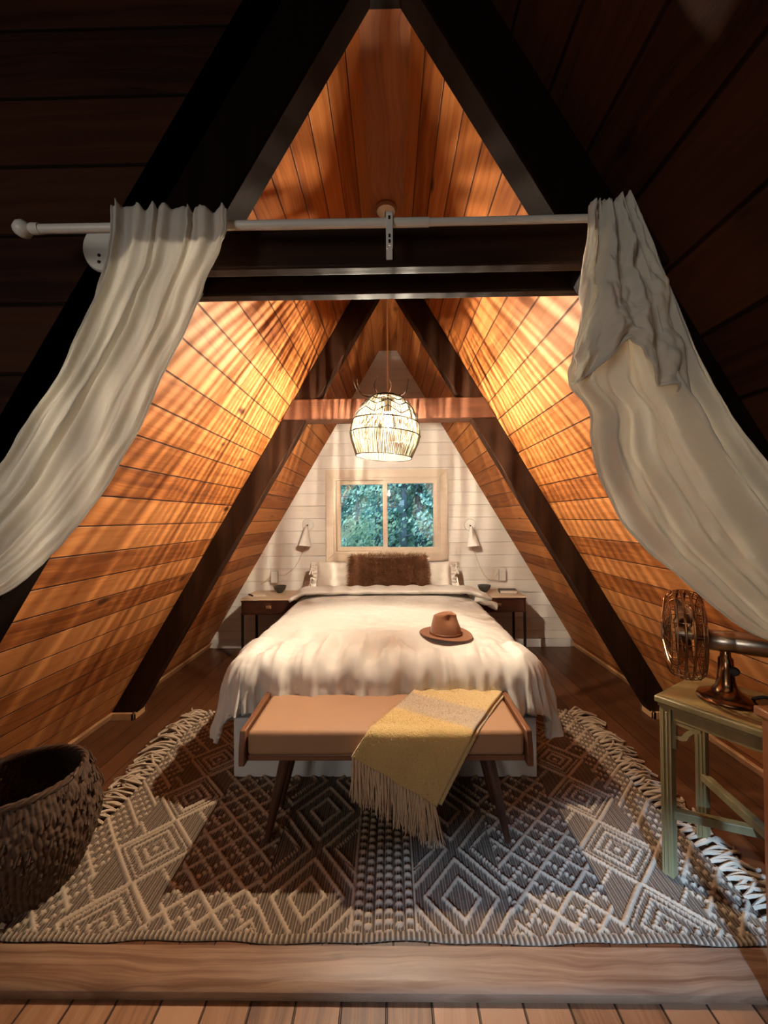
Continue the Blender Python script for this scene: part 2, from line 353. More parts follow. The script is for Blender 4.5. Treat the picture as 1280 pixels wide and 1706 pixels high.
for z0, z1, wh in ((0, 1.957, 'lower'), (2.092, 2.90, 'upper')):
    for s_, nm in ((-1, 'left'), (1, 'right')):
        lb = {'lower': 'dark %s leg of the far frame, from beneath the crossbeam to the floor', 'upper': 'dark upper %s rafter of the far frame, standing on the red-brown crossbeam'}[wh] % nm
        rafter('rafter', lb, s_, 2.6, 2.69, z0, z1, .165, cut=(wh == 'upper'))
def xbeam(name, label, y0, y1, z0, z1, mat):
    poly = [(-rx(z0)+.002, z0), (rx(z0)-.002, z0), (rx(z1)-.002, z1), (-rx(z1)+.002, z1)]
    return tag(MB().prism(poly, 'y', y0, y1).build(name, mat, bevel=.006, smooth=30), label, 'beam')
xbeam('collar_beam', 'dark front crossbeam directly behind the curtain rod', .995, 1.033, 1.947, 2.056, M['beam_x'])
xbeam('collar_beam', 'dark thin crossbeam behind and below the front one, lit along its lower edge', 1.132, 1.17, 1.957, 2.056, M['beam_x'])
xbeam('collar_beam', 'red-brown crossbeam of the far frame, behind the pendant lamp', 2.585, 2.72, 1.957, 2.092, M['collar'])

# ------------------------------------------------------------------ pendant lamp
LX, LY, LT = -.004, 2.15, 1.982
lamp = thing('pendant_lamp', 'lit woven pendant lamp with zigzag wire bands hanging above the bed', 'lamp', (LX, LY, LT))
MB().lathe([(0, HR), (.055, HR), (.058, HR-.012), (.05, HR-.024), (.006, HR-.028), (.006, HR-.05), (0, HR-.05)], 28, cx=LX, cy=LY).build('canopy', M['brass'], lamp)
MB().tube([(LX, LY, HR-.045), (LX+.002, LY, 2.5), (LX, LY, LT-.06)], .0042, 8).build('cord', M['cord'], lamp)
prof = [(.012, 0), (.05, .007), (.085, .024), (.118, .052), (.146, .088), (.168, .13), (.182, .175), (.188, .215), (.184, .25), (.170, .29), (.149, .345)]
def pr(t):
    """radius, drop at arc parameter 0..1"""
    x = t*(len(prof)-1); i = min(int(x), len(prof)-2); f = x-i; return (prof[i][0]*(1-f)+prof[i+1][0]*f, prof[i][1]*(1-f)+prof[i+1][1]*f)
sp = [(p.x, p.z) for p in spline([(r, 0, z) for r, z in prof], 60)]
def rad(z):
    for (r0, z0), (r1, z1) in zip(sp, sp[1:]):
        if z <= z1: return r0+(r1-r0)*(z-z0)/max(1e-6, z1-z0)
    return sp[-1][0]
TILT = Matrix.Translation((LX, LY, LT)) @ Matrix.Rotation(math.radians(4), 4, 'Y')
def shp(a, z, dr=0): return TILT @ Vector(((rad(z)+dr)*math.cos(a), (rad(z)+dr)*math.sin(a), -z))
mb = MB()
for zz in (.024, .158, .226, .345): mb.tube([shp(2*PI*k/64, zz, .003) for k in range(64)], .0028, 6, closed=True)
for k in range(16):
    a = 2*PI*k/16+.06; mb.tube([shp(a, z, .003) for z in np.linspace(.004, .345, 22)], .0015, 5)
for (zt, zb) in ((.040, .064), (.066, .094), (.104, .142)):
    pts = []
    for k in range(16):
        for q in range(6):
            f = q/6; z = zt+(zb-zt)*(f if k % 2 == 0 else 1-f); pts.append(shp(2*PI*(k+f)/16+.06, z, .004))
    mb.tube(pts, .0024, 6, closed=True)
mb.build('shade_frame', M['wire'], lamp)
mb = MB(); NS = 108
for k in range(NS):
    a = 2*PI*(k+.45*random.random())/NS; z1 = .345; zs = np.linspace(.02 if k % 3 == 0 else .045, z1, 16); da = .012*random.random()
    mb.tube([shp(a+da*math.sin(3*z*20), z) for z in zs], [.0018+.0006*random.random()]*16, 4)
for k in range(48):                        # extra twine lying in the zigzag bands
    a = 2*PI*k/70; mb.tube([shp(a+.02, z, .001) for z in np.linspace(.03, .10, 6)], .0022, 4)
mb.lathe([(rad(z)-.001, -z) for z in np.linspace(.002, .030, 8)], 32, TILT)
for zz in np.linspace(.008, .036, 6): mb.tube([shp(2*PI*k/40, zz) for k in range(40)], .0018, 4, closed=True)
mb.build('shade', M['strand'], lamp)
MB().lathe([(0, LT-.03), (.018, LT-.032), (.02, LT-.10), (0, LT-.102)], 16, cx=LX, cy=LY).build('socket', M['plastic'], lamp)
BZ = LT-.155
MB().lathe([(0, BZ-.05), (.018, BZ-.045), (.028, BZ-.022), (.03, BZ), (.024, BZ+.026), (.014, BZ+.052), (.012, BZ+.056), (0, BZ+.056)], 20, cx=LX, cy=LY).build('bulb', M['bulb'], lamp)
N = Nodes('glowing_filament'); N.surf(N.n('Emission', Color=(*LAMP_COL, 1), Strength=float(LAMP_L)).outputs[0]); M['filament'] = N.m
MB().lathe([(0, BZ-.030), (.0042, BZ-.0295), (.0042, BZ+.0295), (0, BZ+.030)], 10, cx=LX, cy=LY).build('filament', M['filament'], lamp, smooth=0)

# ------------------------------------------------------------------ bed
bed = thing('bed', 'low bed with white box platform under the cream duvet', 'bed', (-.035, 3.0, 0))
MB().box((-.80, 2.012, 0), (.728, YB-.06, .30)).build('platform', M['white_paint'], bed, bevel=.004)
MB().box((-.745, 2.03, .301), (.675, YB-.07, .545)).build('mattress', M['pillow'], bed, bevel=.05)
# duvet: cloth laid on the mattress, falling over both sides and the foot
BX, BW, FY, HY, DT = -.037, .685, 2.035, 3.54, .612
def duvet(u, v):
    s = (u-.5)*2*(BW+.445); T = v*(HY-FY+.315); t = (HY-FY+.315)-T          # t: distance from head edge; T: from the foot hem
    y_flat = HY-t
    ds = max(0, abs(s)-BW); dt = max(0, FY-y_flat)
    d = (ds**4+dt**4)**.25 if (ds > 0 and dt > 0) else ds+dt
    r = .12; arc = r*PI/2
    ax = ds/(math.hypot(ds, dt)+1e-9)*(1 if s > 0 else -1); ay = -dt/(math.hypot(ds, dt)+1e-9)
    wx = min(abs(s), BW)*(1 if s > 0 else -1); wy = max(y_flat, FY)
    fl = .20 if ds > 0 and dt == 0 else .22
    if d < arc: ro = r*math.sin(d/r); dz = r*(1-math.cos(d/r))
    else: ro = r+fl*(d-arc); dz = r+.95*(d-arc)
    # pleats that grow with the drop
    along = wy*1.0+wx*1.0 if not (ds > 0 and dt > 0) else wy+wx+math.atan2(ay, ax)*.25
    g = sm(.02, .30, d)
    pl_ = (math.sin(along*34+3*fbm((along*2.5, 0, 3)))*.5+math.sin(along*57+4*fbm((along*4, 5, 1)))*.35)
    rg = 1-abs(fbm((along*5.5+.6*d, d*1.2, 11)))*2.2; rg2 = 1-abs(fbm((along*11, d*2.0, 21)))*2.0
    ro += g*(.016*pl_+.030*(rg-.5)+.024*(rg2-.5))
    px, py = BX+wx+ax*ro, wy+ay*ro
    # on the top: soft fill and creases that run out to the edges
    inner = 1-sm(0, .1, d)
    cx_ = wx/BW; head = sm(HY-.10, HY, y_flat)
    puff = .035*(1-abs(cx_)**4)*inner*sm(FY-.05, FY+.25, y_flat)*(1-.6*sm(HY-.18, HY, y_flat))
    wr = .007*fbm((px*6, py*9, 1.7))+.004*fbm((px*17, py*23, 4))
    edge = sm(.50, .05, y_flat-FY)
    wr += edge*.013*(math.sin(wx*30+2.6*fbm((wx*3, wy*2, 9))+(wy-FY)*9*wx))*sm(.0, .25, abs(cx_))*(1-.4*g)
    crz = sm(.34, .04, y_flat-FY)*sm(.16, .02, dt)
    wr += crz*.027*((1-abs(fbm((wx*6.5+.9*(wy-FY)*wx, (wy-FY)*1.6, 31)))*2.3)-.45)
    wr += crz*.010*((1-abs(fbm((wx*15+1.5*(wy-FY)*wx, (wy-FY)*2.6, 37)))*2.2)-.45)
    sdz = sm(.30, .04, BW-abs(wx))*sm(.16, .02, ds); wr += sdz*.010*((1-abs(fbm((wx*1.6, wy*6.0, 33)))*2.3)-.45)
    wr += .006*math.sin((wy-.3*abs(wx))*26+3*fbm((wx*2, wy*2, 2)))*sm(2.7, 2.2, wy)
    wr *= 1-.92*math.exp(-((px-.312)**2+(py-2.255)**2)**2/.21**4)
    z = DT+puff-dz+wr*(1-.5*g)
    return (px+wr*.6*ax*g, py+wr*.6*ay*g, max(z, .16))
mb = MB(); mb.grid(210, 190, duvet)
dv = mb.build('duvet', M['duvet'], smooth=180, solid=.022, offset=-1); tag(dv, 'rumpled cream duvet draped over the bed', 'duvet')
# turned-back band at the head of the duvet, its right corner sticking out
def band(u, v):
    s = (u-.5)*2; x = BX+s*(BW+.10)
    y = 3.36+.23*v; out = max(0, abs(s)-.86)/.14
    xr = x+(.085*out if s > 0 else -.015*out); z = DT+.046+.022*math.sin(PI*min(1, v*1.05))*(1-.3*out)-.055*out**1.5+.006*fbm((x*9, y*9, 3))
    z += .007*math.sin(x*40+3*fbm((x*3, 1, 1)))*v*(1-v)*3
    return (xr, y-.06*out, z)
tb = MB().grid(90, 16, band).build('turned_back_band', M['duvet'], None, smooth=180, solid=.03, offset=1)
tb.parent = dv
fl_ = MB()
def corner(u, v):
    w = .10*(1-.75*u**2); a = v*2*PI; rr = .030*(1-.35*u)
    c = Vector((BX+BW+.065+.17*u, 3.40-.10*u, DT+.012-.035*u-.03*u*u))
    return c+Vector((.2*rr*math.sin(a), w*math.cos(a)*.55, rr*math.sin(a)+.008*math.sin(u*14+math.cos(a)*3)))
fl_.grid(22, 16, corner); fl_.build('turned_back_corner', M['duvet'], None, smooth=180, solid=.006).parent = dv

# pillows
def cushion(w, h, t, lean, loc, mat, name, label, cat, seed, group=None, crease=.012, n=42):
    Mx = Matrix.Translation(loc) @ Matrix.Rotation(-lean, 4, 'X'); mb = MB()
    def side(sg):
        def f(u, v):
            a, b = u*2-1, v*2-1; th = ((1-abs(a)**3.2)*(1-abs(b)**3.2))**.5*t/2
            pin = 1-.05*(1-abs(b))*abs(a)**4; pin2 = 1-.07*(1-abs(a))*abs(b)**4
            wr = crease*fbm((a*2.3+seed, b*2.3, sg*2))*(th/(t/2+1e-6))+crease*.5*math.sin(a*17+b*5+seed)*abs(a)**3*.6
            return Mx @ Vector((a*w/2*pin, sg*(th+wr), (b*.5+.5)*h*pin2+.004*fbm((a*5, seed, b))))
        return f
    mb.grid(n, n, side(-1)); mb.grid(n, n, side(1))
    o = mb.build(name, mat, smooth=180); b = o.modifiers.new('weld', 'WELD'); b.merge_threshold = .002
    return tag(o, label, cat, group), Mx
p1, MP1 = cushion(.66, .335, .17, .42, (-.375, 3.70, .585), M['pillow'], 'bed_pillow', 'white pillow behind the left half of the brown fur pillow', 'pillow', 1.0)
p2, MP2 = cushion(.64, .325, .17, .42, (.268, 3.70, .585), M['pillow'], 'bed_pillow', 'white pillow behind the right half of the brown fur pillow', 'pillow', 5.0)
def ruffle(par, Mx, x, sg, h):
    mb = MB()
    for q in range(2):
        def f(u, v):
            a = u*2-1; out = v*(.055+.02*math.sin(u*9+q)); return Mx @ Vector((x+sg*(out), .022*v*math.sin(u*44+q*2.2)+.012*(q-.5), (u*.94+.03)*h+.012*v*math.sin(u*25)))
        mb.grid(60, 8, f)
    o = mb.build('tied_ruffle', M['pillow'], None, smooth=180, solid=.004); o.parent = par
    t2 = MB()
    for zc in (.27, .14):
        for q in range(2):
            t2.tube([Mx @ Vector(c) for c in spline([(x+sg*.02, -.035, h*zc/.33), (x+sg*.045, -.05-.01*q, h*zc/.33+.012), (x+sg*.05, -.055, h*zc/.33-.03), (x+sg*(.035+.03*q), -.05, h*zc/.33-.085)], 10)], .006, 6)
    t2.build('tie', M['pillow'], None).parent = par
ruffle(p1, MP1, -.32, -1, .335); ruffle(p2, MP2, .31, 1, .325)
fp, MF = cushion(.70, .315, .17, .26, (-.013, 3.60, .648), M['fur'], 'fur_pillow', 'long brown shaggy fur pillow leaning at the head of the bed', 'pillow', 9.0, crease=.006)
mb = MB()
for k in range(15000):
    sg = -1 if random.random() < .85 else 1
    a, b = random.uniform(-1, 1), random.uniform(-1, 1); th = ((1-abs(a)**3.2)*(1-abs(b)**3.2))**.5*.085
    p = Vector((a*.35, sg*th, (b*.5+.5)*.315)); nrm = Vector((a**5*.9, sg*(.55-.3*abs(b)**4), b**5*.9)).normalized()
    d = (nrm+Vector((random.gauss(0, .45), random.gauss(0, .2)*1, random.gauss(-.25, .45)))).normalized(); l = random.uniform(.028, .062)
    s_ = d.orthogonal().normalized()*.0013; q = p+d*l*.6+Vector((0, 0, -.002)); e = p+d*l+Vector((random.gauss(0, .004), 0, -.006))
    mb.add([MF @ x for x in (p-s_, p+s_, q+s_*.8, q-s_*.8, e)], [(0, 1, 2, 3), (3, 2, 4)])
o = mb.build('fur', M['fur'], None, smooth=0); o.parent = fp; o['kind'] = 'stuff'

# hat on the bed
HX, HYY = .312, 2.255
HZ = float(np.percentile([v.co.z for v in dv.data.vertices if math.hypot(v.co.x-HX, v.co.y-HYY) < .15], 85))-.004
hat = thing('fedora_hat', 'brown felt fedora hat lying on the duvet', 'hat', (HX, HYY, HZ), math.radians(-35), world=False)
def brim(u, v):
    a = 2*PI*u; e = 1+.10*math.cos(a)**2; r = (.072+(.139-.072)*v); z = .006+.010*v*v*(math.sin(a)**2)-.004*v*math.cos(a)
    return (r*e*math.cos(a)*1.0, r*math.sin(a), z)
MB().grid(64, 12, brim, wrap=True).build('brim', M['hat'], hat, smooth=180, solid=.004, offset=0)
def crown(u, v):
    a = 2*PI*u; c, s = math.cos(a), math.sin(a)
    if v < .72: k = v/.72; R = .080-.019*k**1.3; z = .006+.105*k
    else: k = (v-.72)/.28; R = .061*math.cos(k*PI/2)**.7; z = .111+.020*math.sin(k*PI/2)
    x, y = R*c*1.13, R*s
    top = sm(.35, .8, v)
    # tear-drop crease along the top, and two dents pinched at the front (+x)
    z -= .026*math.exp(-(y/.024)**2)*sm(.74, 1.0, v)*(1-.75*sm(.03, .07, x))
    for sg in (-1, 1):
        g = math.exp(-(((a-sg*.74+PI) % (2*PI)-PI)/.42)**2)*math.exp(-((v-.66)/.20)**2); x -= .030*g*c; y -= .030*g*s
    z += .006*math.cos(a)*top
    return (x, y, z)
MB().grid(72, 40, crown, wrap=True).build('crown', M['hat'], hat, smooth=180)
MB().grid(64, 4, lambda u, v: ((.0815-.0015*v)*1.13*math.cos(2*PI*u), (.0815-.0015*v)*math.sin(2*PI*u), .008+.013*v), wrap=True).build('hat_band', M['hatband'], hat, smooth=180, solid=.002, offset=1)
mb = MB(); ab = math.radians(42)
for da in (-.10, 0, .10): mb.box((-.004, -.0035, -.007), (.004, .0035, .007), Matrix.Translation((.0845*1.12*math.cos(ab+da), .0845*math.sin(ab+da), .0145)) @ Matrix.Rotation(ab+da, 4, 'Z'))
mb.build('band_buckle', M['steel'], hat, bevel=.001)

# ------------------------------------------------------------------ nightstands and what stands on them
def nightstand(name, label, x0, x1, yf, yb, zt):
    t = thing(name, label, 'nightstand', ((x0+x1)/2, (yf+yb)/2, 0))
    MB().box((x0, yf, zt-.016), (x1, yb, zt)).build('top', M['night_lit_top'], t, bevel=.003)
    mb = MB(); mb.box((x0, yf+.02, zt-.145), (x0+.015, yb, zt-.017)); mb.box((x1-.015, yf+.02, zt-.145), (x1, yb, zt-.017)); mb.box((x0+.015, yb-.015, zt-.145), (x1-.015, yb, zt-.017)); mb.box((x0+.015, yf+.022, zt-.145), (x1-.015, yb-.015, zt-.135))
    mb.box((x0, yf+.001, zt-.03), (x1, yf+.02, zt-.017)); mb.box((x0, yf+.001, zt-.145), (x1, yf+.02, zt-.136)); mb.build('case', M['night'], t, bevel=.002)
    d = MB().box((x0+.017, yf+.004, zt-.134), (x1-.017, yf+.02, zt-.032)).build('drawer', M['night'], t, bevel=.003)
    INV[d.name] = INV[t.name]; xm = (x0+x1)/2
    k = MB(); k.box((xm-.024, yf-.003, zt-.093), (xm+.024, yf+.004, zt-.062)); k.box((xm-.02, yf-.016, zt-.082), (xm+.02, yf-.003, zt-.072)); k.build('drawer_pull', M['brass'], d, bevel=.002)
    for sx in (x0+.012, x1-.012):
        for sy in (yf+.016, yb-.014): MB().box((sx-.010, sy-.010, 0), (sx+.010, sy+.010, zt-.146)).build('leg', M['blackmetal'], t, bevel=.001)
    return t
nightstand('nightstand', 'dark nightstand with top colour brightened for lamplight, left of the bed', -1.352, -.845, 3.57, 3.98, .585)
nightstand('nightstand', 'dark nightstand with top colour brightened for lamplight, right of the bed', .735, 1.235, 3.62, 3.98, .585)
def bowl(x, y, label):
    o = MB().lathe([(0, .585), (.026, .585), (.030, .592), (.050, .612), (.060, .636), (.0625, .650), (.058, .650), (.054, .632), (.042, .608), (.02, .597), (0, .596)], 32, cx=x, cy=y).build('bowl', M['bowl'], smooth=60)
    o.data.transform(Matrix.Translation((-x, -y, -.585))); o.location = (x, y, .586); tag(o, label, 'bowl')
bowl(-1.075, 3.86, 'small dark ceramic bowl on the left nightstand'); bowl(.905, 3.83, 'small dark ceramic bowl on the right nightstand')
bk = thing('book', 'small dark closed book on the right nightstand', 'book', (1.115, 3.78, .586), math.radians(-6), world=False)
MB().box((-.077, -.052, .003), (.074, .052, .029)).build('page_block', M['paper'], bk)
mb = MB(); mb.box((-.08, -.055, 0), (.078, .055, .003)); mb.box((-.08, -.055, .029), (.078, .055, .032)); mb.box((-.081, -.055, 0), (-.078, .055, .032)); mb.build('cover', M['book'], bk, bevel=.001)
cardo = MB().box((-.06, -.045, 0), (.06, .045, .006)).build('notepad', M['paper'], bevel=.001); cardo.location = (-1.235, 3.72, .586); cardo.rotation_euler = (0, 0, .35); tag(cardo, 'flat cream notepad on the left nightstand', 'notepad')
pen = MB().tube([(-.055, 0, .008), (-.05, 0, .008), (.045, 0, .008), (.055, 0, .008)], [.005, .008, .008, .004], 10).build('pen', M['black']); pen.location = (-1.305, 3.70, .586); pen.rotation_euler = (0, 0, -.9); tag(pen, 'short black pen beside the notepad on the left nightstand', 'pen')

# ------------------------------------------------------------------ wall sconces
def sconce(x, z, sg, label, cordpts, plug):
    t = thing('wall_sconce', label, 'wall lamp', (x, YB, z)); Y = YB
    MB().lathe([(0, 0), (.058, 0), (.060, .006), (.056, .014), (.0, .016)], 32, Matrix.Translation((x, Y, z)) @ Matrix.Rotation(PI/2, 4, 'X')).build('backplate', M['plastic'], t)
    MB().tube([(x, Y-.012, z-.004), (x-sg*.0, Y-.045, z-.012), (x+sg*.006, Y-.058, z-.03)], .006, 10).build('arm', M['blackmetal'], t)
    A = Vector((x+sg*.004, Y-.062, z-.026)); d = Vector((sg*.08, -.12, -1)).normalized(); Q = d.to_track_quat('Z', 'Y').to_matrix().to_4x4()
    MB().lathe([(.006, -.012), (.014, -.006), (.018, .006), (.033, .07), (.050, .14), (.066, .19), (.063, .19), (.047, .138), (.030, .07), (.015, .012), (.0, .01)], 36, Matrix.Translation(A) @ Q).build('shade', M['plastic'], t)
    e = A+d*.15
    MB().tube(spline([e, (e.x, Y-.02, e.z-.05)]+[(a, Y-.008, b) for a, b in cordpts], 40), .0035, 6).build('cord', M['cord'], t)
    px, pz = plug
    MB().box((px-.036, Y-.045, pz-.06), (px+.036, Y-.002, pz+.06)).build('plug_adapter', M['plastic'], t, bevel=.006)
    mb = MB(); mb.box((px-.05, Y-.004, pz-.04), (px+.05, Y, pz+.02)); mb.build('outlet_plate', M['plastic'], t, bevel=.002)
sconce(-.828, 1.245, -1, 'white cone wall sconce left of the window', [(-.89, .95), (-.96, .82), (-1.07, .735), (-1.15, .742), (-1.19, .735), (-1.27, .67), (-1.31, .64), (-1.28, .66), (-1.21, .69)], (-1.165, .715))
sconce(.812, 1.228, 1, 'white cone wall sconce right of the window', [(.865, .93), (.91, .80), (.965, .705), (1.02, .67), (1.07, .72), (1.10, .765), (1.135, .772)], (1.125, .725))

# antlers on the far crossbeam
an = thing('antler_mount', 'thin dark pair of antlers on the far crossbeam behind the pendant', 'antlers', (-.035, 2.66, 2.092))
MB().lathe([(0, 2.092), (.035, 2.092), (.04, 2.10), (.03, 2.125), (0, 2.13)], 16, cx=-.035, cy=2.66).build('skull_plate', M['antler'], an)
for sg in (-1, 1):
    f = lambda x, z, y=2.65: (-.036+sg*(x+.0), y, z)
    mb = MB()
    mb.tube(spline([f(.012, 2.118), f(.06, 2.122), f(.12, 2.130), f(.165, 2.158), f(.19, 2.20), f(.203, 2.245)], 24), [.010-.0075*(q/24) for q in range(25)], 8)
    mb.tube(spline([f(.02, 2.118, 2.64), f(.045, 2.15, 2.62), f(.055, 2.19, 2.61), f(.035, 2.245, 2.61)], 14), [.007-.005*(q/14) for q in range(15)], 7)
    mb.tube(spline([f(.145, 2.142), f(.165, 2.19, 2.63), f(.170, 2.232, 2.62)], 10), [.006-.0045*(q/10) for q in range(11)], 7)
    mb.build('antler', M['antler'], an)

# ------------------------------------------------------------------ bench, throw
bn = thing('bench', 'walnut bench with tan cushion and splayed legs at the foot of the bed', 'bench', (-.025, 1.755, 0))
bx0, bx1, by0, by1, bt = -.578, .528, 1.575, 1.925, .462
cu = MB(); cu.box((bx0+.004, by0, .368), (bx1-.004, by1, bt)); cu.build('cushion', M['cushion'], bn, bevel=.016)
fr = MB(); fr.box((bx0, by0+.012, .342), (bx1, by1-.012, .3675)); fr.build('seat_frame', M['walnut_x'], bn, bevel=.004)
for sg, xe in ((-1, bx0), (1, bx1)):
    poly = [(by0-.015, .335), (by0-.012, .395), (by0+.004, bt+.004), (by1-.004, bt+.010), (by1+.004, .395), (by1, .335)]
    a, b = sorted((xe+sg*.0005, xe+sg*.026)); MB().prism(poly, 'x', a, b).build('end_panel', M['walnut_y'], bn, bevel=.005)
RT = .014
for xs, xf in ((-.432, -.505), (.392, .462)):
    for yt, yf2 in ((by0+.06, 1.618), (by1-.06, 1.815)):
        yf2 = yf2 if yf2 > 1.7 else 1.608
        yy = yt; MB().tube([(xs, yt, .3415), (xs+(xf-xs)*.5, (yt+yf2)/2, .18), (xf, yf2, .011)], [.024, .020, .0125], 16).build('leg', M['walnut'], bn, smooth=60)
# throw: strip laid across the seat at 30 degrees, both ends folded over the edges
TA = math.radians(30); dirv = Vector((-math.sin(TA), math.cos(TA))); crs = Vector((math.cos(TA), math.sin(TA)))  # in (x, T); T forward
TWD, A0, A1 = .375, -.07, .640
TO = Vector((.327, .0)); DTP = by1-by0
def drape(x, T, lift):
    r = .03
    zt = bt+lift
    if T < 0: d = -T; k = min(d, r*PI/2); return Vector((x, by1+r*math.sin(k/r)*.6+lift*.3, zt-r*(1-math.cos(k/r))-max(0, d-k)))
    if T < DTP: return Vector((x, by1-T, zt))
    d = T-DTP; k = min(d, r*PI/2); e = d-k
    return Vector((x, by0-(r+lift)*math.sin(k/r)*.75-.004-.02*e, zt-(r)*(1-math.cos(k/r))-e))
def sheet(off, lift, a1):
    def f(u, v):
        a = A0+(a1-A0)*v; b = (u-.5)*TWD+off; b -= .02*math.sin(v*3)*(u-.5)
        x, T = TO.x+crs.x*b+dirv.x*a, TO.y-crs.y*b*-1*0+dirv.y*a+crs.y*(b)*1
        T = dirv.y*a+crs.y*b; T = max(T, -.055)
        p = drape(x, T, lift+.006+.005*fbm((a*7, b*7, off*9))+.004*math.sin(b*40+a*6)*sm(DTP, DTP+.15, T)); return p
    return f
th = thing('throw_blanket', 'yellow and grey wool throw folded over the right part of the bench', 'blanket', (.12, 1.62, .47))
def throw_layer(name, off, lift, a1):
    nu, nv = 40, 80; mb = MB(); mb.grid(nu, nv, sheet(off, lift, a1))
    me_uv = [(i/(nu-1), j/(nv-1)) for j in range(nv) for i in range(nu)]
    o = mb.build(name, M['throw'], th, smooth=180, solid=.012, offset=1)
    l = o.data.uv_layers.new(name='UVMap')
    for lp in o.data.loops: l.data[lp.index].uv = me_uv[lp.vertex_index]
    return o
throw_layer('folded_layer', .012, 0.0, .615); throw_layer('top_layer', 0, .014, A1)
mb = MB()
top_f = sheet(0, .026, A1)
for k in range(9000):                       # brushed wool nap
    u, v = random.random(), random.random(); p = Vector(top_f(u, v)); hang = p.z < bt-.03
    n_ = Vector((0, -1, .1)) if hang else Vector((0, -.2, 1)); d = (n_+Vector((random.gauss(0, .7), random.gauss(0, .7), random.gauss(0, .5)))).normalized()*random.uniform(.004, .011)
    s_ = d.orthogonal().normalized()*.0006; mb.add([p-s_, p+s_, p+d], [(0, 1, 2)])
nap = mb.build('nap', M['throw'], th, smooth=0); nap['kind'] = 'stuff'
l = nap.data.uv_layers.new(name='UVMap')
for lp in nap.data.loops:
    p = mb.v[lp.vertex_index]; T = (by1-p[1]) if p[2] > bt-.02 else DTP+max(0, bt-p[2])
    a = (dirv.x*(p[0]-TO.x)+dirv.y*T); l.data[lp.index].uv = (.5, min(1, max(0, (a-A0)/(A1-A0))))
for k in range(26):
    u = (k+.5)/26; p0 = Vector(sheet(0, .012, A1)(u, 1.0)); mb = MB(); L = .135+.03*random.random()
    for q in range(9):
        ox, oy = random.gauss(0, .007), random.gauss(0, .006); sw = random.gauss(0, .012)
        pts = [p0+Vector((0, 0, .008)), p0+Vector((ox*.4, oy*.3-.004, -.012)), p0+Vector((ox+.3*sw, oy-.004, -L*.45)), p0+Vector((ox*1.5+sw, oy-.002+random.gauss(0, .004), -L*random.uniform(.85, 1.05)))]
        mb.tube(spline(pts, 9), [.005, .0055, .0042, .0038, .0038, .0036, .0036, .0032, .0026, .0012], 5)
    mb.build('tassel', M['tassel'], th)

# ------------------------------------------------------------------ rug
RX, RYA, RYB, RH = 1.225, 1.235, 2.70, .0165
nxc, nyc = int(2*RX/RH), int((RYB-RYA)/RH)
step = .0042; nx, ny = int(2*RX/step)+1, int((RYB-RYA)/step)+1
xs = np.linspace(-RX, RX, nx); ys = np.linspace(0, RYB-RYA, ny); X, Yv = np.meshgrid(xs, ys); AX = np.abs(X)
stripe = .5+.5*np.cos(2*PI*(X+RX)/(RH*.62))
base = .0035+.0028*stripe+.0005*np.sin(Yv*620)
rope = np.zeros_like(X); tone = np.zeros_like(X)
def add_rope(d, along, zone, w=.0078, h=.0105, beads=0.0):
    global rope, tone
    pr_ = np.sqrt(np.clip(1-(d/w)**2, 0, 1))
    if beads: pr_ = pr_*np.clip(1.25-((((along/beads) % 1)-.5)*2.1)**2*1.6, 0, 1)
    else: pr_ = pr_*(.90+.10*np.cos(2*PI*along/.013))
    pr_ = np.where(zone, pr_, 0); rope = np.maximum(rope, h*pr_); tone = np.maximum(tone, pr_)
def fam(c, period): return np.abs(((c/period+.5) % 1)-.5)*period
q2 = 2**-.5
zA, zB, zC, zD, zE = AX < .105, (AX >= .105) & (AX < .425), (AX >= .425) & (AX < .76), (AX >= .76) & (AX < 1.05), AX >= 1.05
add_rope(fam(Yv+.012*np.sign(np.sin(AX*PI/.035)), .034), X, zA, .0085, .009, .034)           # ladder of short bars up the middle
add_rope(fam(AX-.105, 9), Yv, AX < .13, .006, .007)
yb = ((Yv+.06) % .40)-.20; DB = np.abs(AX-.265)+.8*np.abs(yb)
add_rope(fam(DB, .062)*.78, AX*30, zB & (DB > .03) & (DB < .22), .0072, .010)
add_rope(np.abs(DB-.235)*.78, AX-Yv, zB, .0078, .010, .019)
add_rope(fam((AX+Yv)*q2, .115), (AX-Yv)*q2, zC); add_rope(fam((AX-Yv)*q2, .115), (AX+Yv)*q2, zC, .0078, .0105)
add_rope(fam((AX-Yv)*q2+.0575, .115), (AX+Yv)*q2, zC, .0075, .009, .021); add_rope(fam((AX+Yv)*q2+.0575, .115), (AX-Yv)*q2, zC, .0075, .009, .021)
yd = ((Yv+.10) % .29)-.145; DD = np.abs(AX-.905)+np.abs(yd)
add_rope(fam(DD-.006, .040)*q2, (AX+Yv)*.7, zD & (DD < .125), .0072, .0105, .020); add_rope(np.abs(DD-.15)*q2, (AX-Yv)*q2, zD, .0082, .011)
add_rope(fam((AX-Yv)*q2, .205), (AX+Yv)*q2, zD & (DD > .17), .0075, .009, .020)
add_rope(fam((AX-Yv)*q2, .085), (AX+Yv)*q2, zE, .0080, .011); add_rope(fam((AX+Yv)*q2, .043), (AX-Yv)*q2, zE, .0072, .009, .022)
Z = base+rope; mk = tone
endz = Yv < .022; e_st = .5+.5*np.cos(2*PI*(X+RX)/RH); Z = np.where(endz, .003+.009*e_st, Z)
yv = np.where(tone > .25, .72+.28*tone, .05+.62*np.clip(stripe*1.5-.45, 0, 1)); yv = np.where(endz, .06+.9*e_st**1.5, yv)
edgef = np.clip((RX-np.abs(X))/.01, 0, 1)*np.clip((Yv+.002)/.006, .35, 1); Z = Z*np.clip(edgef, .25, 1)
Z += .0007*rng.standard_normal(Z.shape)
wob = .006*np.sin(X*9+1)+.004*np.sin(X*23)
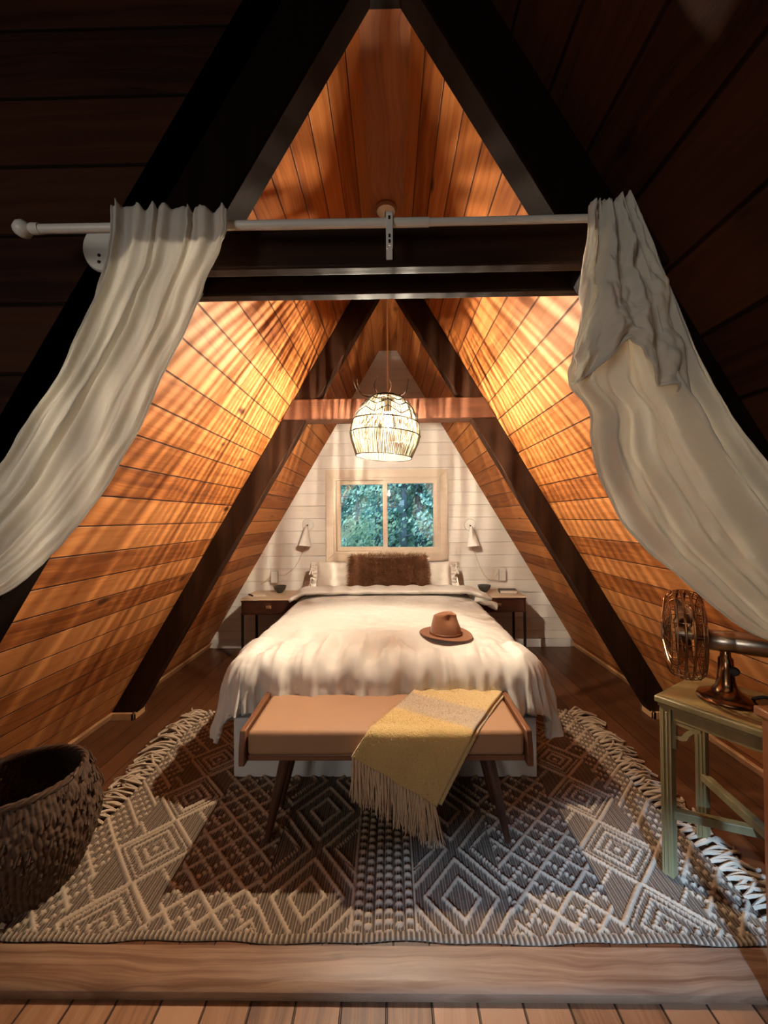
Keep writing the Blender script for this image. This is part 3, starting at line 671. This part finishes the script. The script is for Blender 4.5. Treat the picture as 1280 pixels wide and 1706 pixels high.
wx_ = .012*np.sin(Yv*7)*np.sign(X)*np.clip((np.abs(X)-.9)/.3, 0, 1)
V = np.stack([X-.03+wx_, Yv+RYA+wob*np.clip(1-Yv/.4, 0, 1)*.7, Z], -1).reshape(-1, 3)
idx = np.arange(nx*ny).reshape(ny, nx); F = np.stack([idx[:-1, :-1], idx[:-1, 1:], idx[1:, 1:], idx[1:, :-1]], -1).reshape(-1, 4)
rug = thing('rug', 'cream and charcoal woven wool rug with diamond pattern and fringed ends', 'rug', (-.03, 1.95, 0))
me = bpy.data.meshes.new('rug_weave'); me.vertices.add(len(V)); me.vertices.foreach_set('co', (V-np.array([-.03, 1.95, 0])).astype(np.float32).ravel())
me.loops.add(F.size); me.loops.foreach_set('vertex_index', F.astype(np.int32).ravel()); me.polygons.add(len(F)); me.polygons.foreach_set('loop_start', np.arange(0, F.size, 4, dtype=np.int32)); me.polygons.foreach_set('loop_total', np.full(len(F), 4, np.int32)); me.update(); me.validate(); me.shade_smooth()
at = me.attributes.new('yarn', 'FLOAT', 'POINT');  at.data.foreach_set('value', yv.astype(np.float32).ravel())
N = Nodes('woven_rug'); a = N.n('Attribute', {'attribute_name': 'yarn'}).outputs['Fac']; nz = N.n('TexNoise', Vector=N.n('TexCoord').outputs['Object'], Scale=130.0, Detail=2.0).outputs['Fac']
c = N.ramp(a, [(.06, (.045, .030, .02)), (.40, (.15, .10, .062)), (.7, (.31, .22, .145)), (1, (.44, .325, .22))]); c = N.mix(N.math('MULTIPLY', nz, .5), c, N.mix(.5, c, (.1, .07, .05)))
me.materials.append(N.pbr(c, .95))
ro = bpy.data.objects.new('rug_weave', me); COL.objects.link(ro); ro.parent = rug
for sg in (-1, 1):
    for k in range(40):
        y = RYA+.02+(RYB-RYA-.04)*(k+.5)/40; xe = -.03+sg*(RX+.012*math.sin((y-RYA)*7)); mb = MB()
        for q in range(3):
            L = random.uniform(.08, .15); dy = random.gauss(0, .035); h = random.uniform(.006, .028)
            pts = [(xe-sg*.012, y, .008), (xe+sg*.015, y+dy*.1+(q-1)*.005, .010+h*.4), (xe+sg*L*.5, y+dy*.6+(q-1)*.008, .006+h), (xe+sg*L*.8, y+dy+random.gauss(0, .012), .007+h*.4), (xe+sg*L, y+dy*1.1+random.gauss(0, .02), .006)]
            mb.tube(spline(pts, 10), .0062, 6)
        mb.build('fringe_tassel', M['twine'], rug)

# ------------------------------------------------------------------ basket
KX, KY = -1.345, 1.43
bs = thing('wicker_basket', 'round dark woven wicker basket on the floor at left', 'basket', (KX, KY, 0))
def bwall(u, v):
    a = 2*PI*u; z = .0165+.362*v; r = .168+.062*math.sin(PI*min(1, (v*.92+.05))**1.15)+.012*v
    k = 84; tw = u*k+1.5*v*(1)+.25*math.sin(v*9); ph = (tw % 1.0); col_ = int(tw)
    st = math.sin(PI*ph); seg = .5+.5*math.sin(v*40+col_*2.4); r += .0065*st*(.4+.6*seg)+.003*fbm((u*60, v*30, 1))
    return (KX+r*math.cos(a), KY+r*math.sin(a), z)
mb = MB(); mb.grid(504, 110, bwall, wrap=True); mb.build('woven_side', M['basket'], bs, smooth=180, solid=.010, offset=-1)
mb = MB(); 
for q in range(3):
    mb.tube([(KX+(.187+.006*math.cos(k*.6+q*2.1))*math.cos(2*PI*k/120), KY+(.187+.006*math.cos(k*.6+q*2.1))*math.sin(2*PI*k/120), .382+.006*math.sin(k*.6+q*2.1)) for k in range(120)], .007, 6, closed=True)
mb.build('rim', M['basket'], bs)
MB().lathe([(0, .0165), (.155, .0165), (.157, .026), (0, .026)], 32, cx=KX, cy=KY).build('bottom', M['basket'], bs)
mb = MB()
for k in range(420):
    u = random.random(); v = random.uniform(.06, .92); p = Vector(bwall(u, v)); a = 2*PI*u; d = Vector((math.cos(a), math.sin(a), 0)); tn = Vector((-math.sin(a), math.cos(a), 0)); L = random.uniform(.02, .05)
    mb.tube([p-d*.004, p+d*.006+tn*L*.12+Vector((0, 0, L*.4)), p-d*.001+tn*L*.3+Vector((0, 0, L))], [.0035, .0045, .002], 5)
o = mb.build('loose_strands', M['basket'], bs); o['kind'] = 'stuff'

# ------------------------------------------------------------------ side tables and fan at right
TX, TY, TROT, TZ = .960, 1.470, math.radians(33), .652
gt = thing('side_table', 'sage green painted side table under the fan', 'table', (TX, TY, 0), TROT, world=False)   # local +x into the room depth, -y along the front edge
DX, DY = .35, .45
tp = MB(); tp.box((0, -DY, TZ-.022), (DX, 0, TZ)); tp.box((.008, -DY+.008, TZ-.036), (DX-.008, -.008, TZ-.022)); tp.build('top_moulding', M['green'], gt, bevel=.004)
MB().box((.012, -DY+.012, TZ+.0005), (DX-.012, -.012, TZ+.004)).build('top_panel', M['green_top'], gt, bevel=.001)
lg = .036
legs = []
for (lx, ly) in ((.012, -.012-lg), (DX-.012-lg, -.012-lg), (.012, -DY+.012), (DX-.012-lg, -DY+.012)):
    m = MB(); m.box((lx, ly, .0165 if (lx < .1) else .001), (lx+lg, ly+lg, TZ-.036))
    for e in (.010, .022):
        m.box((lx-.0025, ly+e, .03), (lx+.001, ly+e+.005, TZ-.05)); m.box((lx+e, ly+lg-.001, .03), (lx+e+.005, ly+lg+.0025, TZ-.05))
    m.build('leg', M['green'], gt, bevel=.003); legs.append((lx+lg/2, ly+lg/2))
ap = MB(); t_ = .018
ap.box((.018, -DY+.05, TZ-.075), (.018+t_, -.05, TZ-.0365)); ap.box((DX-.018-t_, -DY+.05, TZ-.075), (DX-.018, -.05, TZ-.0365)); ap.box((.05, -.018-t_, TZ-.075), (DX-.05, -.018, TZ-.0365)); ap.box((.05, -DY+.018, TZ-.075), (DX-.05, -DY+.018+t_, TZ-.0365))
ap.build('apron', M['green'], gt, bevel=.002)
def bracket(axis, off, start, sg):
    """cut-out corner bracket: an L with curved inner edge and a hole between"""
    m = MB(); outer = [(0, 0), (.085, 0), (.085, -.012), (.066, -.018), (.052, -.034), (.045, -.052), (.028, -.062), (.018, -.078), (.014, -.10), (0, -.10)]
    hole = [(.012, -.014), (.056, -.014), (.040, -.026), (.030, -.044), (.012, -.05)]
    # two lobes around the hole
    strips = [[(0, 0), (.085, 0), (.085, -.012), (.0, -.012)], [(0, -.012), (.012, -.012), (.012, -.10), (0, -.10)], [(.085, -.012), (.066, -.020), (.052, -.036), (.045, -.054), (.030, -.062), (.012, -.062), (.012, -.050), (.028, -.046), (.040, -.026), (.056, -.012)]]
    for s_ in strips: m.prism([(start+sg*a, TZ-.0755+b) for a, b in s_], axis, off, off+.014)
    return m
bracket('x', .020, -.012-lg, -1).build('corner_bracket', M['green'], gt); bracket('x', .020, -DY+.012+lg, 1).build('corner_bracket', M['green'], gt)
bracket('y', -.034, .012+lg, 1).build('corner_bracket', M['green'], gt); bracket('y', -.034, DX-.012-lg, -1).build('corner_bracket', M['green'], gt)
def bar(p, q, z, w=.03, h=.022):
    a, b = Vector((*p, z)), Vector((*q, z)); d = (b-a); L = d.length; return MB().box((0, -w/2, -h/2), (L, w/2, h/2), Matrix.Translation(a) @ Matrix.Rotation(math.atan2(d.y, d.x), 4, 'Z'))
c0 = legs
bar(c0[0], c0[3], .235, .028, .030).build('cross_stretcher', M['green'], gt, bevel=.003); bar(c0[1], c0[2], .265, .028, .030).build('cross_stretcher', M['green'], gt, bevel=.003)

bt_ = thing('side_table', 'orange-brown wooden side table at the right edge, in front of the green one', 'table', (1.19, 1.07, 0), world=True)
q0, q1, r0, r1, zt2 = 1.008, 1.33, .92, 1.10, .785
MB().box((q0-.012, r0, zt2-.022), (q1, r1+.012, zt2)).build('top', M['brown_table'], bt_, bevel=.004)
for a, b in ((q0, r1-.034), (q1-.05, r1-.034), (q0, r0+.01), (q1-.05, r0+.01)): MB().box((a, b, .0045 if b > 1.05 else -.0295), (a+.034, b+.034, zt2-.0225)).build('leg', M['brown_table'], bt_, bevel=.003)
MB().box((q0+.01, r0+.03, zt2-.075), (q1-.03, r1-.012, zt2-.023)).build('apron', M['brown_table'], bt_, bevel=.002)

FXY = Vector((1.185, 1.425)); FZ = TZ+.004
fa = math.atan2(-.50, .866)                 # direction from the cage back along the motor
fan = thing('desk_fan', 'polished bronze desk fan on the green side table', 'fan', (FXY.x, FXY.y, FZ), fa, world=False)
MB().lathe([(0, 0), (.082, 0), (.086, .006), (.082, .014), (.066, .020), (.045, .030), (.032, .046), (.026, .07), (.023, .11), (.022, .145), (.016, .152), (.014, .175), (0, .175)], 40).build('base', M['bronze'], fan, smooth=50)
RXm = Matrix.Translation((0, 0, .205)) @ Matrix.Rotation(PI/2, 4, 'Y')
MB().lathe([(0, -.055), (.030, -.055), (.036, -.05), (.037, .02), (.0365, .024), (.038, .028), (.039, .12), (.036, .155), (.026, .18), (.010, .19), (0, .19)], 36, RXm).build('motor_housing', M['nickel'], fan, smooth=50)
MB().lathe([(.0085, -.10), (.0085, -.05), (0, -.05)], 14, RXm).build('shaft', M['bronze'], fan)
CXo = -.115; CR = .158
mb = MB(); Yc = .215
def cpt(r, a, x): return (CXo+x, r*math.cos(a), Yc+r*math.sin(a))
for r, x, w in ((CR, .012, .0042), (CR, -.012, .0042), (CR-.004, .036, .002), (CR-.016, .048, .0018), (CR-.005, -.034, .002), (CR-.018, -.05, .002), (.045, .058, .003), (.035, -.068, .003)):
    mb.tube([cpt(r, 2*PI*k/56, x) for k in range(56)], w, 6, closed=True)
for q in range(9):                            # concentric wires front and rear
    r = CR-.03-q*.0125
    mb.tube([cpt(r, 2*PI*k/48, .050+.008*(q/9)) for k in range(48)], .0013, 5, closed=True); mb.tube([cpt(r, 2*PI*k/48, -.052-.016*(q/9)) for k in range(48)], .0013, 5, closed=True)
for k in range(28):
    a = 2*PI*k/28; mb.tube(spline([cpt(.04, a, .058), cpt(.10, a, .053), cpt(CR-.016, a, .048), cpt(CR, a, .02), cpt(CR, a, -.02), cpt(CR-.018, a, -.05), cpt(.10, a, -.060), cpt(.03, a, -.068)], 18), .0014, 5)
cg = mb.build('cage', M['bronze'], fan)
MB().lathe([(0, -.072), (.030, -.070), (.036, -.064), (.034, -.060), (0, -.060)], 24, Matrix.Translation((CXo, 0, Yc)) @ Matrix.Rotation(PI/2, 4, 'Y')).build('badge_disc', M['nickel'], cg)
for k in range(4):
    a0 = k*PI/2+.4
    def bl(u, v):
        r = .02+.115*v; w = (.35+.55*math.sin(PI*min(1, v*.85+.1)))*(u-.5)*1.15; a = a0+w; return (CXo-.004+.030*(u-.5)*2*.6, r*math.cos(a), Yc+r*math.sin(a))
    MB().grid(10, 12, bl).build('blade', M['bronze'], fan, smooth=180, solid=.0015)
MB().lathe([(0, -.03), (.02, -.028), (.024, -.01), (.024, .02), (0, .022)], 20, Matrix.Translation((CXo, 0, Yc)) @ Matrix.Rotation(PI/2, 4, 'Y')).build('hub', M['nickel'], fan)
MB().tube(spline([(.12, .0, .168), (.15, .0, .12), (.16, .0, .07), (.13, -.01, .03), (.10, .0, .03), (.07, 0, .018)], 24), .006, 8).build('power_cord', M['black'], fan)
MB().lathe([(0, 0), (.014, 0), (.016, .012), (.010, .02), (0, .02)], 16, Matrix.Translation((.018, -.014, .11)) @ Matrix.Rotation(PI/2, 4, 'X')).build('tilt_knob', M['black'], fan)

# ------------------------------------------------------------------ curtain rod and curtains
rd = thing('curtain_rod', 'white curtain rod with ball finial spanning the front beam', 'curtain rod', (-.1, .93, 2.007))
MB().tube([(-.845, .93, 2.009), (.10, .93, 2.008)], .0105, 16).build('tube', M['rod'], rd, smooth=60)
MB().tube([(.10, .93, 2.008), (.59, .93, 2.010)], .0088, 16).build('inner_tube', M['rod'], rd, smooth=60)
MB().lathe([(0, -.032), (.012, -.029), (.019, -.018), (.020, -.008), (.014, .003), (.010, .006), (.013, .012), (.0125, .03), (0, .03)], 24, Matrix.Translation((-.862, .93, 2.010)) @ Matrix.Rotation(PI/2, 4, 'Y')).build('finial', M['rod'], rd, smooth=60)
mb = MB(); mb.box((-.002, .914, 1.945), (.014, .9175, 2.024)); mb.box((-.002, .914, 2.021), (.014, .993, 2.0245)); mb.box((-.002, .9895, 1.96), (.014, .9935, 2.0245))
mb.box((-.002, .914, 1.937), (.003, .9175, 1.946)); mb.box((.009, .914, 1.937), (.014, .9175, 1.946))
bk_ = mb.build('rod_bracket', M['plastic'], bevel=.001); tag(bk_, 'narrow white metal bracket hanging over the middle of the rod', 'bracket')
mb = MB()
for zz in (2.009, 1.966, 1.953): mb.box((.0035, .9128, zz-.004), (.0085, .9142, zz+.004))
mb.build('slot', M['black'], None).parent = bk_
pt = thing('mounting_plate', 'round white mounting plate with screw holes on the dark wall behind the rod', 'plate', (-.765, 1.06, 2.045))
MB().lathe([(0, 0), (.056, 0), (.058, .006), (.055, .013), (0, .014)], 40, Matrix.Translation((-.765, 1.06, 2.045)) @ Matrix.Rotation(PI/2, 4, 'X') @ Matrix.Scale(1.13, 4, (0, 1, 0))).build('disc', M['plastic'], pt, smooth=50)
for a, b in ((-.775, 2.022), (-.775, 2.004), (-.748, 2.03)): MB().lathe([(0, 0), (.0042, 0), (.0042, .002), (0, .002)], 12, Matrix.Translation((a, 1.0462, b)) @ Matrix.Rotation(PI/2, 4, 'X')).build('screw_hole', M['black'], pt)

CL = [((-.65,.93,2.045),(-.377,.93,2.025)),((-.658,.926,1.913),(-.39,.926,1.937)),((-.706,.922,1.771),(-.436,.922,1.817)),((-.764,.918,1.642),(-.501,.918,1.676)),((-.839,.914,1.53),(-.555,.914,1.549)),((-.907,.91,1.42),(-.619,.91,1.427)),((-.988,.906,1.322),(-.714,.906,1.291)),((-1.067,.902,1.239),(-.794,.902,1.205)),((-1.16,.898,1.171),(-.894,.898,1.136)),((-1.253,.894,1.131),(-1.057,.894,1.062))]
CRr = [((.469,.93,2.025),(.564,.93,2.035)),((.481,.932,1.914),(.611,.932,1.911)),((.447,.934,1.79),(.658,.934,1.815)),((.43,.936,1.677),(.71,.936,1.673)),((.425,.938,1.614),(.749,.938,1.602)),((.469,.94,1.55),(.785,.94,1.546)),((.477,.942,1.472),(.836,.942,1.468)),((.504,.944,1.393),(.899,.944,1.389)),((.542,.946,1.315),(.962,.946,1.304)),((.605,.948,1.236),(1.018,.948,1.233)),((.683,.95,1.164),(1.061,.95,1.176)),((.767,.952,1.085),(1.103,.952,1.105)),((.852,.954,1.031),(1.132,.954,1.062)),((.951,.956,.998),(1.148,.956,1.033))]
def curtain(name, rows, label, mat, nf, amp, nu, nv, seed, y_front=-.022, edge=.012, hang=None):
    Ls = spline([r[0] for r in rows], nv-1); Rs = spline([r[1] for r in rows], nv-1)
    def f(u, v):
        j = round(v*(nv-1)); a, b = Ls[j], Rs[j]; w = (b-a).length
        uu = u+.025*math.sin(u*2*PI*3+seed)*(1-v)
        p = a.lerp(b, uu)
        ph = u*nf+.45*fbm((u*3+seed, v*.5, 0))+.2*v
        A = amp*(1.0 if v > .06 else 1)*(.55+.8*abs(fbm((u*4, v*.8, seed))))*min(1, w/.3+.3)
        fold = math.sin(ph*2*PI)+.35*math.sin(ph*4*PI+1.3+v*2)+.45*math.sin(ph*1.3*PI+seed)
        y = p.y+y_front+A*fold*(.75+.25*v)+.0022*fbm((u*16, v*3.5, seed))
        y = min(y, .985)
        z = p.z
        if v < .05: z += (.010*abs(math.sin(ph*PI))+.012*fbm((u*9, 0, seed)))*(1-v/.05)
        e = math.exp(-min(u, 1-u)/.02); y -= .006*e
        return (p.x+.008*fbm((v*9, u*3, seed+3)), y, z)
    o = MB().grid(nu, nv, f).build(name, mat, smooth=180, solid=.0016, offset=0); return tag(o, label, 'curtain'), f
cl, fl1 = curtain('curtain', CL, 'sheer white curtain on the left, swept aside to the lower left', M['sheer'], 7.0, .011, 150, 150, 2.0)
cr, fr1 = curtain('curtain', CRr, 'opaque white cotton curtain on the right, bunched into a knot and swept right', M['cotton'], 4.0, .024, 150, 160, 6.0)
# hem seams along the inner edge
for o, f, side in ((cl, fl1, 1.0), (cr, fr1, 0.0)):
    MB().tube([Vector(f(side, v))+Vector((0, -.002, 0)) for v in np.linspace(0, 1, 120)], .0032, 6).build('hem', M['cotton'] if side == 0 else M['sheer'], None).parent = o
# bunched upper flap of the right curtain: its lower hem swags up to the knot
hem = spline([(.412, .895, 1.605), (.440, .882, 1.622), (.485, .872, 1.660), (.522, .865, 1.694), (.562, .868, 1.650), (.602, .88, 1.606), (.648, .895, 1.597), (.700, .91, 1.54)], 60)
topl = spline([(.462, .905, 2.02), (.478, .900, 2.024), (.495, .898, 2.02), (.510, .897, 2.026), (.525, .897, 2.022), (.54, .900, 2.028), (.552, .903, 2.024), (.563, .908, 2.03)], 60)
midl = spline([(.428, .90, 1.74), (.455, .885, 1.79), (.49, .878, 1.82), (.520, .872, 1.80), (.55, .874, 1.81), (.585, .885, 1.80), (.625, .90, 1.79), (.668, .915, 1.77)], 60)
def flap(u, v):
    i = min(60, round(u*60)); a, m, b = topl[i], midl[i], hem[i]
    p = a*(1-v)*(1-2*v)+m*4*v*(1-v)+b*v*(2*v-1)
    k = math.exp(-((p.x-.522)/.045)**2-((p.z-1.70)/.06)**2)
    g = math.sin(u*2*PI*3.6+1.5*v+1.5*fbm((u*4, v*3, 8)))*(.014-.004*v)+.014*fbm((u*7, v*5, 3))+.006*fbm((u*15, v*13, 5))+.012*math.sin(v*16+u*9)*math.exp(-((v-.55)/.3)**2)*(.5+.5*math.sin(u*7+2))
    bag = .025*math.sin(PI*min(1, v))**1.0*(1-abs(u-.25))*sm(.3, .9, v)
    return Vector((p.x, p.y-g-bag-.018*k, p.z))
MB().grid(61, 90, flap).build('bunched_flap', M['cotton'], None, smooth=180, solid=.0018, offset=0, subsurf=1).parent = cr
mb = MB()
mb.tube([Vector(flap(k/60, 1.0)) for k in range(61)], .0045, 6); mb.build('flap_hem', M['cotton'], None).parent = cr

# ------------------------------------------------------------------ forest outside the far window
gr = MB().prism([(YB+.3, -1.2), (45, -1.2), (45, 9), (28, 7.5), (16.5, .2), (15, -1.0), (YB+.3, -1.0)], 'x', -30, 30).build('ground_outside', M['soil'], smooth=0); struct(gr)
prism_rear = MB().prism([(-60, -1.2), (-6.5, -1.2), (-6.5, -1.0), (-9, 2.9), (-60, 5)], 'x', -40, 40); struct(MB.build(prism_rear, 'added_rear_bank', M['soil'], smooth=0))  # unseen bank added to keep bright sky out of the pane reflection
def tree(x, y, h, r, nl, mat, label, lean=0, ls=.12, crown=.15):
    t = thing('forest_tree', label, 'tree', (x, y, -1), group='trees outside the far window')
    pts = spline([(x, y, -1.0), (x+lean*.3+.05, y, h*.3), (x+lean*.6-.03, y, h*.6), (x+lean, y, h)], 14); mb = MB(); mb.tube(pts, [r*(1-.8*q/14) for q in range(15)], 8)
    for q in range(14):
        f = random.uniform(.15, .95); b = Vector(pts[int(f*14)]); a = random.uniform(0, 2*PI); L = random.uniform(.5, 1.5)*(1.1-f*.6)
        mb.tube(spline([b, b+Vector((math.cos(a)*L*.5, math.sin(a)*L*.5, .12*L)), b+Vector((math.cos(a)*L, math.sin(a)*L, random.uniform(-.1, .5)*L))], 6), [r*.28*(1-.8*k/6) for k in range(7)], 5)
    mb.build('trunk', M['bark'], t)
    mb = MB()
    cl_ = [(random.uniform(.0, 1.0), random.uniform(0, 2*PI), random.uniform(.1, 1.5)) for _ in range(max(12, nl//60))]
    nl = int(nl*1.7); ls *= .72
    for q in range(nl):
        f, a, rr = random.choice(cl_); b = Vector(pts[int(f*14)]); rr *= (1.15-f*.7)
        c = b+Vector((math.cos(a)*rr+random.gauss(0, .18), math.sin(a)*rr+random.gauss(0, .18), random.gauss(0, .16))); s = ls*random.uniform(.5, 1.1)
        n_ = Vector((random.gauss(0, 1), random.gauss(0, 1), random.gauss(0, 1))).normalized(); e = n_.orthogonal().normalized()*s; g = n_.cross(e)*.5
        mb.add([c-e, c-g+n_*s*.1, c+e, c+g+n_*s*.1], [(0, 1, 2, 3)])
    mb.build('foliage', M[mat], t, smooth=0)
specs = [(-.75, 7.6, 4.5, .035, 1500, 'leaf1', .3, .075), (-1.35, 8.4, 5, .05, 2200, 'leaf1', -.2, .09), (.25, 8.8, 6, .10, 2000, 'leaf2', .1, .09), (1.1, 8.0, 5, .05, 2200, 'leaf1', .2, .085), (.75, 10, 7, .14, 3000, 'leaf2', -.2, .11), (-.4, 10.5, 6, .09, 3200, 'leaf2', .2, .11), (-1.9, 11, 7, .12, 3200, 'leaf2', 0, .13), (2.1, 11, 7, .12, 3200, 'leaf1', 0, .13), (0.0, 13.5, 8, .15, 4500, 'leaf1', .3, .16), (1.4, 14, 8, .16, 4500, 'leaf2', 0, .16), (-1.5, 14.5, 8, .16, 4500, 'leaf1', 0, .16), (3.0, 15, 8, .16, 3500, 'leaf2', 0, .17), (-3.2, 15, 8, .16, 3500, 'leaf2', 0, .17)]
for x, y, h, r, nl, mt, ln, ls in specs:
    tree(x, y, h, r, nl, mt, 'leafy blue-green tree in the woods seen through the far window', ln, ls)
